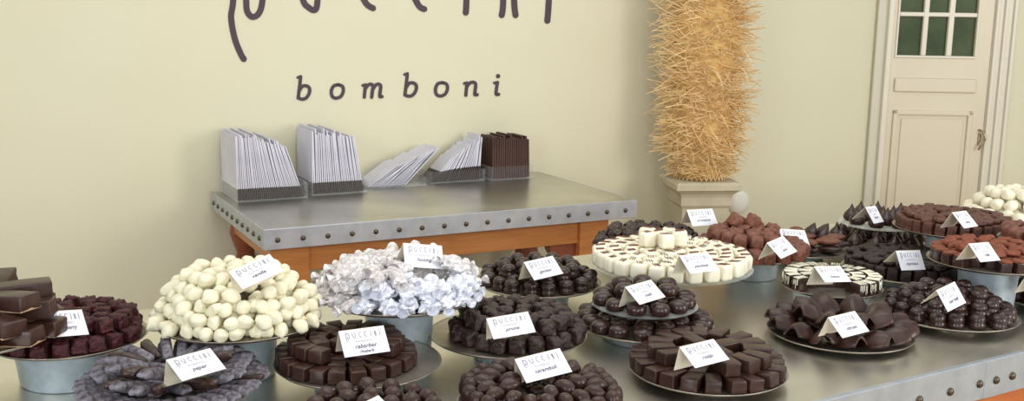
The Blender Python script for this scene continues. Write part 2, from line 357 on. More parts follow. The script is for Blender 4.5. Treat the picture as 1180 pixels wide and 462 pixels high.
# ------------------------------------------------------------------ trays of bags on the side table
def tray_obj(s0, s1, t0, t1, h, label):
    o_ = frame1(s0, t1, TZ + .001); root_loc = o_; L, D, t = s1 - s0, t1 - t0, .003
    bm = bmesh.new()
    add_box(bm, 0, L, 0, D, 0, .003); add_box(bm, 0, L, 0, t, 0, h); add_box(bm, 0, L, D - t, D, 0, h)
    add_box(bm, 0, t, 0, D, 0, h); add_box(bm, L - t, L, 0, D, 0, h)
    o = link('acrylic_tray', bm_mesh('acrylic_tray', bm, M['acryl'])); o.location = root_loc; o.rotation_euler = (0, 0, A1)
    tag(o, label, 'tray', 'clear trays on the side table'); return o
def sheets(s0, s1, t0, t1, n, lean0, lean1, h0, h1, th, label, grp, name='paper_bag', base=True, mt='paper', jit=1.5, z0=.0045, bh=.045):
    proto = None
    D = t1 - t0
    for k in range(n):
        f_ = k / max(1, n - 1); s = s0 + (s1 - s0) * f_
        ln = math.radians(lean0 + (lean1 - lean0) * f_ + random.uniform(-jit, jit)); hh = (h0 + (h1 - h0) * f_) * random.choice((random.uniform(.94, .98), random.uniform(.97, 1.06)))
        bm = bmesh.new(); add_box(bm, -th / 2, th / 2, 0, D, (bh if base else 0), hh, 0)
        # gentle bow along its height
        o = link(name, bm_mesh(name, bm, M[mt]))
        zlift = abs(math.sin(ln)) * th / 2
        o.location = frame1(s, t1 - .006, TZ + z0 + zlift); o.rotation_euler = (0, ln, A1)
        o.rotation_euler = (Matrix.Rotation(A1 + random.uniform(-.012, .012), 3, 'Z') @ Matrix.Rotation(ln, 3, 'Y')).to_euler()
        if base:
            c = box('brown_base', (-th / 2 - .0003, th / 2 + .0003, -.0006, D + .0006, 0, bh), M['paperb'], o)
        tag(o, label, 'bag', grp)
tray_obj(.036, .315, .01, .29, .062, 'leftmost clear acrylic tray, at the zinc table corner, full of upright bags')
sheets(.044, .302, .02, .275, 34, 0, -19, .262, .222, .0042, 'flat white paper bag with brown base in the leftmost tray', 'white bags in the leftmost tray', jit=.7)
tray_obj(.345, .578, .01, .255, .062, 'second clear acrylic tray from the left holding upright white bags')
sheets(.354, .566, .02, .235, 26, 0, -9, .255, .235, .0048, 'flat white paper bag with brown base in the second tray', 'white bags in the second tray', jit=.8)
tray_obj(.602, .868, .01, .19, .035, 'shallow clear tray in the middle holding slumped white envelopes')
sheets(.612, .775, .02, .175, 14, 58, 44, .17, .225, .0028, 'white envelope slumped to the right in the middle tray', 'slumped white envelopes in the middle tray', name='envelope', base=False, jit=2)
tray_obj(.905, 1.165, .01, .155, .05, 'clear tray of leaning white bags with dark bases left of the brown stack')
sheets(.915, 1.145, .02, .14, 22, 44, 5, .15, .195, .0042, 'leaning white bag with dark base in the fourth tray', 'leaning white bags in the fourth tray', jit=2, bh=.06)
tray_obj(1.19, 1.40, .01, .175, .06, 'rightmost clear tray holding upright dark brown cards')
sheets(1.205, 1.385, .02, .16, 17, 0, -1.5, .19, .18, .0085, 'dark brown folded card upright in the rightmost tray', 'dark brown cards in the rightmost tray', name='folded_card', base=False, mt='brown', jit=.4)

# ------------------------------------------------------------------ pedestal and straw column
pr = ray(806, 205); PD = 5.0; pc = (pr[0] * PD, pr[1] * PD)
pc = (pr[0] / pr[1] * PD, PD); PZ = H + pr[2] / pr[1] * PD
pd = empty('pedestal', (pc[0], pc[1], 0), math.radians(8)); tag(pd, 'pale stone pedestal with moulded cap standing between side table and door', 'pedestal')
def sqlathe(name, prof, mt, parent):
    V, Fc = [], []
    for r, z in prof: V += [(-r, -r, z), (r, -r, z), (r, r, z), (-r, r, z)]
    for i in range(len(prof) - 1):
        for k in range(4): Fc.append((i * 4 + k, i * 4 + (k + 1) % 4, i * 4 + 4 + (k + 1) % 4, i * 4 + 4 + k))
    Fc += [(3, 2, 1, 0), tuple(range(len(V) - 4, len(V)))]
    return link(name, mesh(name, V, Fc, mt), parent)
sqlathe('shaft', [(.15, 0), (.15, .10), (.125, .13), (.117, .2), (.115, PZ - .13), (.118, PZ - .125)], M['stone'], pd)
sqlathe('cap', [(.118, PZ - .125), (.124, PZ - .115), (.124, PZ - .075), (.13, PZ - .06), (.145, PZ - .045), (.158, PZ - .037), (.158, PZ - .012), (.150, PZ - .004), (.150, PZ)], M['stone'], pd)
sc_ = empty('straw_column', (pc[0], pc[1], PZ), 0); tag(sc_, 'tall golden column of bristling straw standing on the stone pedestal', 'decoration')
HT = 1.25
prof = [(.105, 0), (.118, .03), (.125, .12)] + [(.135 + .01 * math.sin(k * 1.3), .12 + k * .09) for k in range(1, 13)]
lathe('woven_core', [(r, z + .002) for r, z in prof], M['strawd'], sc_, 28)
V, Fc = [], []
def strand(p, d, length, rad, sag, curl):
    s = len(V); up = Vector((0, 0, 1)); q = Vector(p); dd = Vector(d).normalized(); N = 5
    for i in range(N + 1):
        a = dd.cross(up); a = a.normalized() if a.length > .05 else Vector((1, 0, 0)); b = dd.cross(a)
        rr = rad * (1 - .55 * i / N)
        for k in range(3):
            t = 2 * PI * k / 3; V.append(q + a * rr * math.cos(t) + b * rr * math.sin(t))
        q = q + dd * length / N
        dd = (dd + Vector((curl[0], curl[1], curl[2] - sag)) / N).normalized()
    for i in range(N):
        for k in range(3): Fc.append((s + i * 3 + k, s + i * 3 + (k + 1) % 3, s + (i + 1) * 3 + (k + 1) % 3, s + (i + 1) * 3 + k))
rs = random.Random(3)
for k in range(4300):
    z = rs.uniform(.02, HT); a = rs.uniform(0, 2 * PI); r0 = .118 if z < .1 else .13
    el = rs.gauss(.05, .30); tw = rs.gauss(0, .95)
    if z < .13: el = abs(el) * .6; L = rs.uniform(.04, .09)
    else: L = rs.choice((rs.uniform(.06, .12), rs.uniform(.09, .17)))
    d = (math.cos(a + tw) * math.cos(el), math.sin(a + tw) * math.cos(el), math.sin(el))
    strand((math.cos(a) * r0, math.sin(a) * r0, z), d, L, rs.uniform(.0018, .0044), rs.uniform(-.4, .6), (rs.gauss(0, .6), rs.gauss(0, .6), rs.gauss(0, .4)))
for k in range(34):                                      # criss-cross lattice at the base
    a = 2 * PI * k / 34
    for sg in (-1, 1):
        pts = [(math.cos(a + sg * t * .5) * .125, math.sin(a + sg * t * .5) * .125, .004 + t * .13) for t in (0, .33, .66, 1)]
        for i in range(3): strand(pts[i], Vector(pts[i + 1]) - Vector(pts[i]), .052, .0024, 0, (0, 0, 0))
st = link('straw_bristles', mesh('straw_bristles', V, Fc, M['straw']), sc_); st['kind'] = 'stuff'
wp = wall_pt(850, 233)
o = lathe('wall_fitting', [(.066, 0), (.068, .006), (.060, .022), (.035, .032), (.008, .035)], M['white'], None, 32)
o.location = wp; o.rotation_euler = (Matrix.Rotation(A1, 3, 'Z') @ Matrix.Rotation(PI / 2, 3, 'X')).to_euler()
tag(o, 'round white wall fitting low on the cream wall right of the pedestal', 'fitting')

# ------------------------------------------------------------------ display table
A3 = math.radians(31); FP = at(1180, 405, TZ)
dt = empty('display_table', (FP[0], FP[1], 0), A3); tag(dt, 'long foreground table with riveted galvanised top under the chocolate stands', 'table')
box('galvanised_top', (-2.6, 2.5, 0, 1.25, TZ - .03, TZ), M['zinc2'], dt, .002)
s_seam = -.128
b1 = box('edge_band', (-2.6, s_seam, -.004, .01, TZ - .086, TZ + .0008), M['zband'], dt, .0012)
b2 = box('edge_band', (s_seam - .012, 2.5, -.006, .008, TZ - .086, TZ + .0012), M['zband'], dt, .0012)
b3 = box('edge_band', (-2.602, -2.595, 0, 1.25, TZ - .086, TZ + .0008), M['zband'], dt, .0012)
for s in (-.045, .055, .155, .255, .355): rivet(b2, (s, -.006, TZ - .048), (PI / 2, 0, 0))
rivet(b2, (s_seam + .025, -.006, TZ - .048), (PI / 2, 0, 0))
for s in (s_seam - .03, s_seam - .13, s_seam - .23, s_seam - .33, s_seam - .43): rivet(b1, (s, -.004, TZ - .048), (PI / 2, 0, 0))
bm = bmesh.new(); add_box(bm, -2.5, 2.4, .02, .05, TZ - .24, TZ - .03, .002); add_box(bm, -2.5, 2.4, 1.17, 1.2, TZ - .24, TZ - .03, .002)
add_box(bm, -2.5, -2.47, .05, 1.17, TZ - .24, TZ - .03, .002); add_box(bm, 2.37, 2.4, .05, 1.17, TZ - .24, TZ - .03, .002)
link('apron', bm_mesh('apron', bm, M['orange2']), dt)
for x in (-2.49, 2.28):
    for y in (.03, 1.09):
        bm = bmesh.new(); add_box(bm, x, x + .1, y, y + .1, 0, TZ - .03, .005); link('leg', bm_mesh('leg', bm, M['orange2']), dt)

# ------------------------------------------------------------------ where the folded cards stand
CARD = {
    'B': (-0.844, 1.891, 1.018, 0.958, 0.029, 0.169, 0.943), 'C': (-0.568, 1.765, 0.980, 0.851, -0.410, -0.008, 0.994), 'D': (-0.506, 1.959, 1.100, 0.644, -0.431, -0.287, 0.993),
    'E': (-0.191, 2.192, 1.090, 0.393, 0.000, 0.140, 0.998), 'F': (-0.282, 1.901, 0.990, 0.426, -0.136, -0.020, 1.000), 'G': (-0.238, 1.571, 0.966, 0.755, -0.485, -0.175, 0.885),
    'H': (0.051, 1.826, 0.971, 0.378, -0.366, -0.128, 1.021), 'I': (-0.006, 2.041, 0.980, 0.283, -0.359, -0.101, 1.001), 'J': (0.067, 2.497, 0.990, 0.608, -0.199, -0.062, 1.003),
    'K': (0.283, 2.245, 0.998, 0.712, -0.303, -0.040, 0.959), 'L': (0.432, 2.408, 1.030, 0.534, -0.235, 0.001, 0.989), 'N': (0.558, 3.046, 1.020, 0.389, -0.050, 0.009, 1.002),
    'M': (0.694, 2.682, 1.010, 0.829, -0.200, -0.069, 0.988), 'O': (0.827, 3.015, 0.970, 0.270, -0.156, 0.100, 0.991), 'U': (0.785, 2.519, 0.979, 0.447, -0.326, 0.077, 0.966),
    'Q': (1.058, 2.714, 0.979, 0.439, 0.122, 0.062, 0.984), 'R': (1.227, 2.812, 1.069, 0.736, -0.140, 0.051, 0.967), 'S': (1.147, 2.502, 1.048, 0.590, -0.119, 0.064, 0.959),
    'P': (1.062, 3.037, 1.039, 0.899, 0.069, 0.080, 0.964), 'V': (1.007, 2.342, 0.979, 0.714, 0.075, -0.085, 0.973), 'W': (1.299, 2.503, 0.969, 0.420, -0.127, -0.060, 0.964),
    'Y': (0.723, 2.196, 0.949, 0.567, -0.216, -0.026, 0.981), 'Z': (0.363, 1.943, 0.959, 0.539, -0.367, -0.041, 0.975)}
CW, CH, AL = .088, .056, math.radians(38)
def card_mtx(k):
    p = CARD[k]; return Matrix.Translation(p[:3]) @ Matrix.Rotation(p[3], 4, 'Z') @ Matrix.Rotation(p[5], 4, 'Y') @ Matrix.Rotation(p[4], 4, 'X')
CINV = {k: card_mtx(k).inverted() for k in CARD}
def blocked(P, K, k):
    """True when a sweet would stand inside, or heaped right before, the folded card"""
    if isinstance(k, tuple): return any(blocked(P, K, q) for q in k)
    if not k or k not in CARD: return False
    top = Vector((P[0], P[1], P[2] + K['h'])); q = CINV[k] @ top
    if abs(q.x) < .044 + K['w'] * .35 and -.075 - K['w'] * .3 < q.y < .045 and q.z > -.046: return True
    d = (Vector((0, 0, H)) - Vector(CARD[k][:3])); d.normalize()      # line of sight a visitor has to the card
    for h in (.5, 1.):
        v = Vector((P[0], P[1], P[2] + K['h'] * h)); c = Vector(CARD[k][:3]) + Vector((0, 0, -.018)); w_ = v - c; t = w_.dot(d)
        if 0 < t < (.2 if k != 'O' else .5) and (w_ - d * t).length < .030 + K['w'] * .3: return True
    return False

# ------------------------------------------------------------------ chocolate shapes (x = outward, z = up, base at z = 0)
def superell(l, w, h, e1=1., e2=1., nu=20, nv=12, nz=0, nf=60, seed=0, bend=0, taper=0, flat=.18, tip=0):
    V, Fc = [], []
    sg = lambda v, e: math.copysign(abs(v) ** e, v)
    for j in range(nv + 1):
        ph = -PI / 2 + PI * j / nv
        for i in range(nu):
            th = 2 * PI * i / nu
            x = sg(math.cos(ph), e1) * sg(math.cos(th), e2); y = sg(math.cos(ph), e1) * sg(math.sin(th), e2); z = sg(math.sin(ph), e1)
            v = Vector((x * l / 2, y * w / 2, z * h / 2))
            if nz:
                q = Vector((v.x, v.y, v.z)) * nf + Vector((seed * 7.1, seed * 3.3, seed))
                v *= 1 + nz * noise.noise(q) + nz * .5 * noise.noise(q * 2.3)
            if taper: v.y *= 1 - taper * (v.x / (l / 2))
            if tip and x > 0: v.y *= 1 - tip * x * x; v.z *= 1 - tip * .6 * x * x
            if bend: v.z += bend * (v.x / (l / 2)) ** 2
            v.z = max(v.z, -h / 2 * (1 - flat)) + h / 2 * (1 - flat)
            V.append(v)
    for j in range(nv):
        for i in range(nu):
            a, b = j * nu + i, j * nu + (i + 1) % nu
            Fc.append((a, b, b + nu, a + nu))
    return V, Fc
def blockmesh(name, l, w, h, mt, bev=.003, nz=0, seed=0, smooth=True):
    bm = bmesh.new(); add_box(bm, -l / 2, l / 2, -w / 2, w / 2, 0, h)
    r = random.Random(seed)
    bmesh.ops.subdivide_edges(bm, edges=bm.edges[:], cuts=1, use_grid_fill=True)
    for v in bm.verts:
        v.co += Vector((r.uniform(-1, 1), r.uniform(-1, 1), r.uniform(-.6, .6))) * (nz * .001 + .0006)
    es = [e for e in bm.edges if len(e.link_faces) == 2 and e.link_faces[0].normal.dot(e.link_faces[1].normal) < .5]
    bm.normal_update()
    es = [e for e in bm.edges if len(e.link_faces) == 2 and e.link_faces[0].normal.dot(e.link_faces[1].normal) < .5]
    bmesh.ops.bevel(bm, geom=es, offset=bev, segments=3, affect='EDGES', profile=.5)
    return bm_mesh(name, bm, M[mt], smooth)
KIND = {}
def kind(key, name, cat, l, w, h, builder, n=4):
    KIND[key] = dict(name=name, cat=cat, l=l, w=w, h=h, meshes=[builder(i) for i in range(n)])
def se(name, mt, l, w, h, **k):
    def f(i):
        V, Fc = superell(l, w, h, seed=i + 1, **k); return [mesh(name, V, Fc, M[mt], True)]
    return f
def blk(name, mt, l, w, h, **k): return lambda i: [blockmesh(name, l, w, h, mt, seed=i, **k)]
def lz(name, mt, prof, nz=.05, nf=60, n=18):
    def f(i):
        V, Fc = lathe_data(prof, n)
        V = [Vector(v) for v in V]
        for v in V:
            k = 1 + nz * noise.noise(Vector(v) * nf + Vector((i * 5, 0, 0))); v.x *= k; v.y *= k
        return [mesh(name, V, Fc, M[mt], True)]
    return f
def withpart(base, *parts):
    return lambda i: base(i) + [p(i) for p in parts]
def strip_part(name, mt, lines, rad):
    def f(i):
        V, Fc = [], []
        r = random.Random(i)
        for L in lines(r):
            s = len(V); P = [Vector(p) for p in L]
            for j, p in enumerate(P):
                d = (P[min(j + 1, len(P) - 1)] - P[max(j - 1, 0)]).normalized(); a = d.cross(Vector((.3, .2, 1))).normalized(); b = d.cross(a)
                for k in range(5): t = 2 * PI * k / 5; V.append(p + (a * math.cos(t) + b * math.sin(t)) * rad)
            for j in range(len(P) - 1):
                for k in range(5): Fc.append((s + j * 5 + k, s + j * 5 + (k + 1) % 5, s + j * 5 + 5 + (k + 1) % 5, s + j * 5 + 5 + k))
        return mesh(name, V, Fc, M[mt], True)
    return f
kind('block', 'chocolate_block', 'chocolate', .036, .032, .027, blk('chocolate_block', 'dark2', .036, .032, .027, bev=.0028, nz=.8))
kind('bar', 'chocolate_bar', 'chocolate', .056, .034, .028, blk('chocolate_bar', 'dark2', .056, .034, .028, bev=.003, nz=.9))
def slab_nougat(i): 
    me = blockmesh('nougat_layer', .0985, .0485, .005, 'nougat', bev=.001, seed=i); return me
kind('slab', 'chocolate_slab', 'chocolate', .100, .050, .030, withpart(blk('chocolate_slab', 'dark2', .100, .050, .030, bev=.003, nz=.9), slab_nougat))
kind('rasp', 'raspberry_cube', 'chocolate', .034, .031, .031, se('raspberry_cube', 'rasp', .036, .032, .031, e1=.45, e2=.45, nz=.20, nf=110, nu=34, nv=22))
def tipend(i):
    V, Fc = superell(.020, .0215, .0215, e1=.8, e2=.7, seed=i, nz=.1); V = [v + Vector((.034, 0, 0)) for v in V]; return mesh('bare_tip', V, Fc, M['dark'], True)
kind('log', 'powdered_chocolate_log', 'chocolate', .078, .021, .020, se('powdered_chocolate_log', 'sugar', .078, .022, .021, e1=.9, e2=.28, nz=.12, nf=110, nu=28, nv=12, flat=.05))
kind('logtip', 'powdered_chocolate_log', 'chocolate', .078, .021, .020, se('powdered_chocolate_log', 'dark', .070, .022, .021, e1=.9, e2=.5, nz=.3, nf=60, nu=28, nv=12, flat=.05))
kind('ball', 'chocolate_truffle', 'chocolate', .034, .034, .031, se('chocolate_truffle', 'dark2', .035, .035, .033, nz=.10, nf=55))
kind('nutball', 'almond_chocolate', 'chocolate', .042, .029, .030, se('almond_chocolate', 'dark2', .044, .029, .031, nz=.10, nf=50, tip=.2))
kind('capsule', 'almond_chocolate', 'chocolate', .033, .033, .046, se('almond_chocolate', 'dark2', .034, .034, .050, nz=.08, nf=50, e1=.8))
kind('rough', 'rough_chocolate_truffle', 'chocolate', .037, .034, .034, se('rough_chocolate_truffle', 'rough', .038, .035, .035, e1=.55, e2=.6, nz=.22, nf=90, nu=26, nv=16))
kind('mound', 'chocolate_mound', 'chocolate', .041, .041, .036, lz('chocolate_mound', 'dark', [(.016, 0), (.0205, .004), (.0205, .012), (.0172, .0155), (.0195, .020), (.0192, .026), (.0145, .0325), (.006, .0358), (.001, .036)]))
kind('oval', 'oval_praline', 'chocolate', .048, .045, .031, se('oval_praline', 'dark', .050, .046, .034, e1=.85, nz=.04, nf=30, flat=.3))
def heartlines(r):
    out = []
    for k in range(3):
        y = -.009 + k * .007 + r.uniform(-.001, .001); out.append([(x, y + x * .5, .0415 + .0006) for x in (-.012, -.004, .004, .011)])
    return out
kind('cup', 'white_chocolate_cup', 'chocolate', .040, .040, .041, withpart(blk('white_chocolate_cup', 'ivory', .039, .039, .041, bev=.009, nz=1), strip_part('cocoa_stripes', 'milk', heartlines, .0011)))
kind('cluster', 'nut_cluster', 'chocolate', .040, .036, .030, se('nut_cluster', 'dark', .044, .038, .033, nz=.38, nf=70, nu=26, nv=16))
kind('milkstick', 'milk_chocolate_stick', 'chocolate', .044, .036, .040, se('milk_chocolate_stick', 'milk', .047, .038, .042, e1=.45, e2=.45, nz=.2, nf=70, nu=24, nv=14))
kind('milkshell', 'milk_chocolate_shell', 'chocolate', .080, .050, .022, se('milk_chocolate_shell', 'milk', .088, .054, .025, nz=.05, nf=40, tip=.45))
kind('darkshell', 'dark_chocolate_shell', 'chocolate', .080, .050, .022, se('dark_chocolate_shell', 'dark', .088, .054, .025, nz=.05, nf=40, tip=.45))
kind('leaf', 'chocolate_leaf', 'chocolate', .070, .045, .022, se('chocolate_leaf', 'dark', .075, .048, .024, tip=.85, nz=.1, nf=50))
kind('kiss', 'chocolate_kiss', 'chocolate', .052, .052, .056, lz('chocolate_kiss', 'dark', [(.020, 0), (.0258, .006), (.0262, .015), (.0225, .025), (.0150, .034), (.0078, .041), (.0048, .048), (.0014, .056)], nz=.04))
kind('cube', 'cocoa_dusted_cube', 'chocolate', .032, .029, .034, blk('cocoa_dusted_cube', 'black', .032, .029, .034, bev=.003, nz=1.2))
kind('browncube', 'brown_chocolate_cube', 'chocolate', .034, .027, .034, blk('brown_chocolate_cube', 'brownc', .034, .027, .034, bev=.003, nz=1.2))
kind('thincube', 'brown_chocolate_cube', 'chocolate', .034, .030, .014, se('brown_chocolate_cube', 'brownc', .036, .032, .015, e1=.5, e2=.5, nz=.15, nf=80))
kind('thinblack', 'cocoa_dusted_cube', 'chocolate', .034, .030, .012, se('cocoa_dusted_cube', 'black', .036, .032, .014, e1=.5, e2=.5, nz=.15, nf=80))
def redcap(i):
    V, Fc = superell(.037, .031, .009, e1=.6, e2=.5, seed=i, nz=.2, nf=90); V = [v + Vector((0, 0, .026)) for v in V]; return mesh('cocoa_top', V, Fc, M['red'], True)
kind('redtop', 'cocoa_topped_bar', 'chocolate', .036, .030, .033, withpart(blk('cocoa_topped_bar', 'dark', .036, .030, .028, bev=.003, nz=.8), redcap))
kind('redtruf', 'red_cocoa_truffle', 'chocolate', .036, .034, .016, se('red_cocoa_truffle', 'red', .038, .036, .018, e1=.6, e2=.6, nz=.2, nf=80))
def drz(r):
    out = []
    for k in range(6):
        y = -.011 + k * .0042 + r.uniform(-.001, .001)
        out.append([(-.017, y, .0353), (.0, y + r.uniform(-.002, .002), .0357), (.0155, y, .0353), (.0178, y, .030), (.0182, y + r.uniform(-.001, .001), .022 - r.uniform(0, .016))])
    return out
kind('drizzle', 'drizzled_chocolate', 'chocolate', .036, .027, .036, withpart(blk('drizzled_chocolate', 'dark', .036, .027, .035, bev=.0025, nz=.6), strip_part('icing_lines', 'ivory', drz, .0010)))
kind('wball', 'white_truffle', 'chocolate', .042, .040, .034, se('white_truffle', 'whitem', .044, .042, .038, e1=.9, e2=.9, nz=.15, nf=40, nu=22, nv=14))
kind('woval', 'white_chocolate_drop', 'chocolate', .032, .027, .025, se('white_chocolate_drop', 'whitec', .037, .030, .029, nz=.28, nf=50, tip=.45, flat=.1))
kind('wcyl', 'white_chocolate_stick', 'chocolate', .050, .021, .021, se('white_chocolate_stick', 'whitec', .052, .023, .023, e1=.8, e2=.3, nz=.1, nf=60, flat=.1))
def petal(i):
    V, Fc = [], []; NU, NV = 16, 12
    r = random.Random(i)
    l, w = .078, .074
    def surf(u, v, off):
        x = (u - .45) * l; half = w / 2 * math.sin(PI * min(1, max(.0, .12 + u * .80))) ** .6
        y = (v * 2 - 1) * half
        z = .034 * math.cos((v * 2 - 1) * PI / 2) * (.55 + .45 * math.sin(PI * u)) + .010 * u * u + .0012 * math.sin(v * 26) * u
        return Vector((x, y + .006 * math.sin(u * 3), z * off + (0 if off else .0)))
    top = [[surf(a / NU, b / NV, 1) for b in range(NV + 1)] for a in range(NU + 1)]
    for row in top: V += row
    n0 = len(V)
    for a in range(NU + 1):
        for b in range(NV + 1):
            p = top[a][b]; V.append(Vector((p.x, p.y, max(0, p.z - .006) if True else 0)))
    W_ = NV + 1
    for a in range(NU):
        for b in range(NV):
            q = a * W_ + b; Fc.append((q, q + W_, q + W_ + 1, q + 1)); Fc.append((n0 + q, n0 + q + 1, n0 + q + W_ + 1, n0 + q + W_))
    for a in range(NU):
        q = a * W_; Fc.append((q, n0 + q, n0 + q + W_, q + W_)); q += NV; Fc.append((q, q + W_, n0 + q + W_, n0 + q))
    for b in range(NV):
        q = b; Fc.append((q, q + 1, n0 + q + 1, n0 + q)); q = NU * W_ + b; Fc.append((q, n0 + q, n0 + q + 1, q + 1))
    return [mesh('chocolate_petal', V, Fc, M['dark2'], True)]
kind('petal', 'chocolate_petal', 'chocolate', .072, .060, .036, petal)
def twist(sgn, mt, l):
    def f(i):
        V, Fc = [], []; n = 10; r = random.Random(i * 3 + sgn)
        rows = [(.0, .004), (.005, .003), (.010, .007), (.017, .012), (.022, .013)]
        for x, rr in rows:
            for k in range(n):
                a = 2 * PI * k / n; q = rr * (1 + .35 * math.sin(a * 5) * (x / .022)) + r.uniform(-.001, .001)
                V.append((sgn * (l / 2 + x - .002), q * math.cos(a), .013 + q * math.sin(a) * .8))
        for j in range(len(rows) - 1):
            for k in range(n): Fc.append((j * n + k, j * n + (k + 1) % n, (j + 1) * n + (k + 1) % n, (j + 1) * n + k))
        return mesh('twisted_end', V, Fc, M[mt], False)
    return f
kind('foil', 'wrapped_sweet', 'wrapped sweet', .040, .036, .032, withpart(se('wrapped_sweet', 'foil', .042, .039, .036, nz=.5, nf=75, nu=26, nv=18), twist(1, 'foil', .034)))
kind('cello', 'wrapped_sweet', 'wrapped sweet', .066, .029, .029, withpart(se('wrapped_sweet', 'cello', .066, .031, .030, e1=.8, e2=.4, nz=.26, nf=80, nu=26, nv=16), twist(1, 'cello', .062), twist(-1, 'cello', .062)))
for k in KIND.values():                                  # crumple the wraps with flat facets
    if k['name'] == 'wrapped_sweet':
        for ms in k['meshes']:
            for me in ms:
                for p in me.polygons: p.use_smooth = False

def piece(key, loc, rot, label, group, sc=1.0):
    K = KIND[key]; ms = random.choice(K['meshes'])
    o = link(K['name'], ms[0]); o.location = loc; o.rotation_euler = rot; o.scale = (sc, sc, sc)
    for m_ in ms[1:]: link(m_.name.split('.')[0], m_, o)
    tag(o, label, K['cat'], group); return o
def rings(cx, cy, z, R, layers, key, label, group, inset=None, minr=.0, maxrings=9, jit=.08, tilt=0, gap=1.03, arc=None, keyf=None, yawj=.06, zstep=None, cz=0, toprings=None, yaw0=0, card=None):
    """layers of closed rings of pieces, each layer smaller than the one it lies on"""
    K0 = KIND[key]; n_tot = 0
    for ly in range(layers):
        Rl = R - (inset[ly] if isinstance(inset, (list, tuple)) else (inset if inset is not None else K0['l'] * .55) * ly)
        zz = z + (zstep or K0['h'] * .95) * ly
        r = Rl - K0['l'] / 2; q = 0
        while r > minr and q < (maxrings if ly < layers - 1 else (toprings or maxrings)):
            if r < K0['w'] * .45:
                angs = [0.0]; r_ = 0
            else:
                wq = K0['w'] * gap
                n = max(3, int(2 * PI * (r - K0['l'] * .25) / wq)); off = random.uniform(0, 6.28); r_ = r
                angs = [off + 2 * PI * i / n for i in range(n)]
            for a in angs:
                if arc and not arc(a, ly, r_): continue
                kk = keyf(a, ly, q) if keyf else key
                ja = a + random.uniform(-1, 1) * jit * .35 * K0['w'] / max(r_, .03)
                rr = r_ + random.uniform(-1, 1) * jit * .02
                tl = tilt if not callable(tilt) else tilt(ly, q)
                e = (Matrix.Rotation(a + yaw0 + random.uniform(-1, 1) * yawj, 3, 'Z') @ Matrix.Rotation(tl + random.uniform(-1, 1) * yawj * .5, 3, 'Y')).to_euler()
                extra = math.sin(abs(tl)) * KIND[kk]['l'] / 2
                P_ = (cx + math.cos(ja) * rr, cy + math.sin(ja) * rr, zz + extra * .9)
                if ly and blocked(P_, KIND[kk], card): continue
                if not ly and layers == 1 and card and blocked(P_, KIND[kk], card): continue
                piece(kk, P_, e, label, group, random.uniform(.93, 1.0))
                n_tot += 1
            r -= K0['l'] * gap; q += 1
            if r <= 0 and r > -K0['l'] * .4 and r_ > K0['l'] * .8: r = 0.0001
    return n_tot

# ------------------------------------------------------------------ trays and tubs
def plate(key, px, py, z, r, tub=None, what='', where=''):
    x, y = at(px, py, TZ + z)
    base = TZ
    if tub:
        rt, col = tub
        h = z - .0035
        o = lathe('galvanised_tub', [(rt * .88, 0), (rt * .90, .002), (rt * .985, h - .010), (rt * 1.02, h - .008), (rt * 1.03, h - .003), (rt, h)], M['tub'], None, 48, (x, y, base + .0005))
        tag(o, 'pale galvanised tub propping up the tray of %s' % what, 'tub')
    th = .0035
    pr_ = [(r * .55, -th), (r * .90, -th), (r * .96, -.0028), (r, .0028), (r - .0006, .0036), (r * .965, .0006), (r * .90, 0), (.02, 0)]
    o = lathe('round_tray', pr_, M['tray'], None, 72, (x, y, TZ + z + .0008))
    if not tub and z < .03 and key != 'L':
        lathe('foot_ring', [(r * .5, -z), (r * .52, -z), (r * .52, -th), (r * .5, -th)], M['tray'], o, 48)
    tag(o, 'round grey metal tray carrying %s%s' % (what, where), 'tray')
    return x, y, TZ + z + .0012
TUB = lambda r: (r, 'tub')
what = dict(
    A='stacked chocolate slabs', B='raspberry cubes', C='sugared lilac logs', D='heaped white chocolate drops', E='wrapped sweets', F='dark blocks by the rabarber card',
    G='round truffles at the bottom edge', H='almond chocolates marked caramboli', I='rough truffles marked prune', J='two-lobed mounds behind the rough truffles', K='oval pralines',
    L='white cups', M='milk chocolate sticks', N='dark nut clusters', O='milk chocolate shells', P='chocolate kisses', Q='black cocoa-dusted cubes', R='brown cubes in front of the door',
    S='red cocoa-topped bars', T='heaped cream truffles', U='drizzled chocolates', V='two-lobed mounds near the riveted edge', W='mounds at the right frame edge', X='brown pieces at the far right',
    Y='fanned chocolate petals', Z='glossy radial bars')
PLT = dict(
    A=(-34, 386, .135, .147, TUB(.038)), B=(80, 388, .085, .150, TUB(.105)), C=(200, 447, .045, .150, TUB(.08)), D=(275, 368, .115, .165, TUB(.078)),
    E=(460, 341, .132, .165, TUB(.076)), F=(413, 417, .048, .165, TUB(.095)), G=(430, 497, .028, .148, TUB(.08)), H=(622, 464, .035, .152, TUB(.085)),
    I=(585, 385, .048, .172, TUB(.082)), J=(620, 325, .050, .163, TUB(.088)), K=(742, 372, .034, .160, TUB(.107)), M=(868, 291, .070, .150, TUB(.075)),
    N=(748, 283, .060, .165, TUB(.08)), O=(925, 286, .030, .143, TUB(.07)), P=(1012, 279, .030, .163, TUB(.10)), Q=(1042, 311, .038, .172, TUB(.085)),
    R=(1097, 263, .128, .168, TUB(.073)), S=(1140, 301, .122, .153, TUB(.075)), T=(1170, 258, .080, .195, TUB(.09)), U=(958, 330, .060, .126, TUB(.098)),
    V=(1093, 361, .018, .164, None), W=(1222, 346, .020, .140, None), X=(1202, 277, .150, .115, TUB(.06)), Y=(968, 382, .012, .168, None), Z=(815, 425, .018, .163, None))
pos = {}
for k, (px, py, z, r, tub) in PLT.items():
    pos[k] = plate(k, px, py, z, r, tub, what[k]) + (r,)
def lab(s): return s
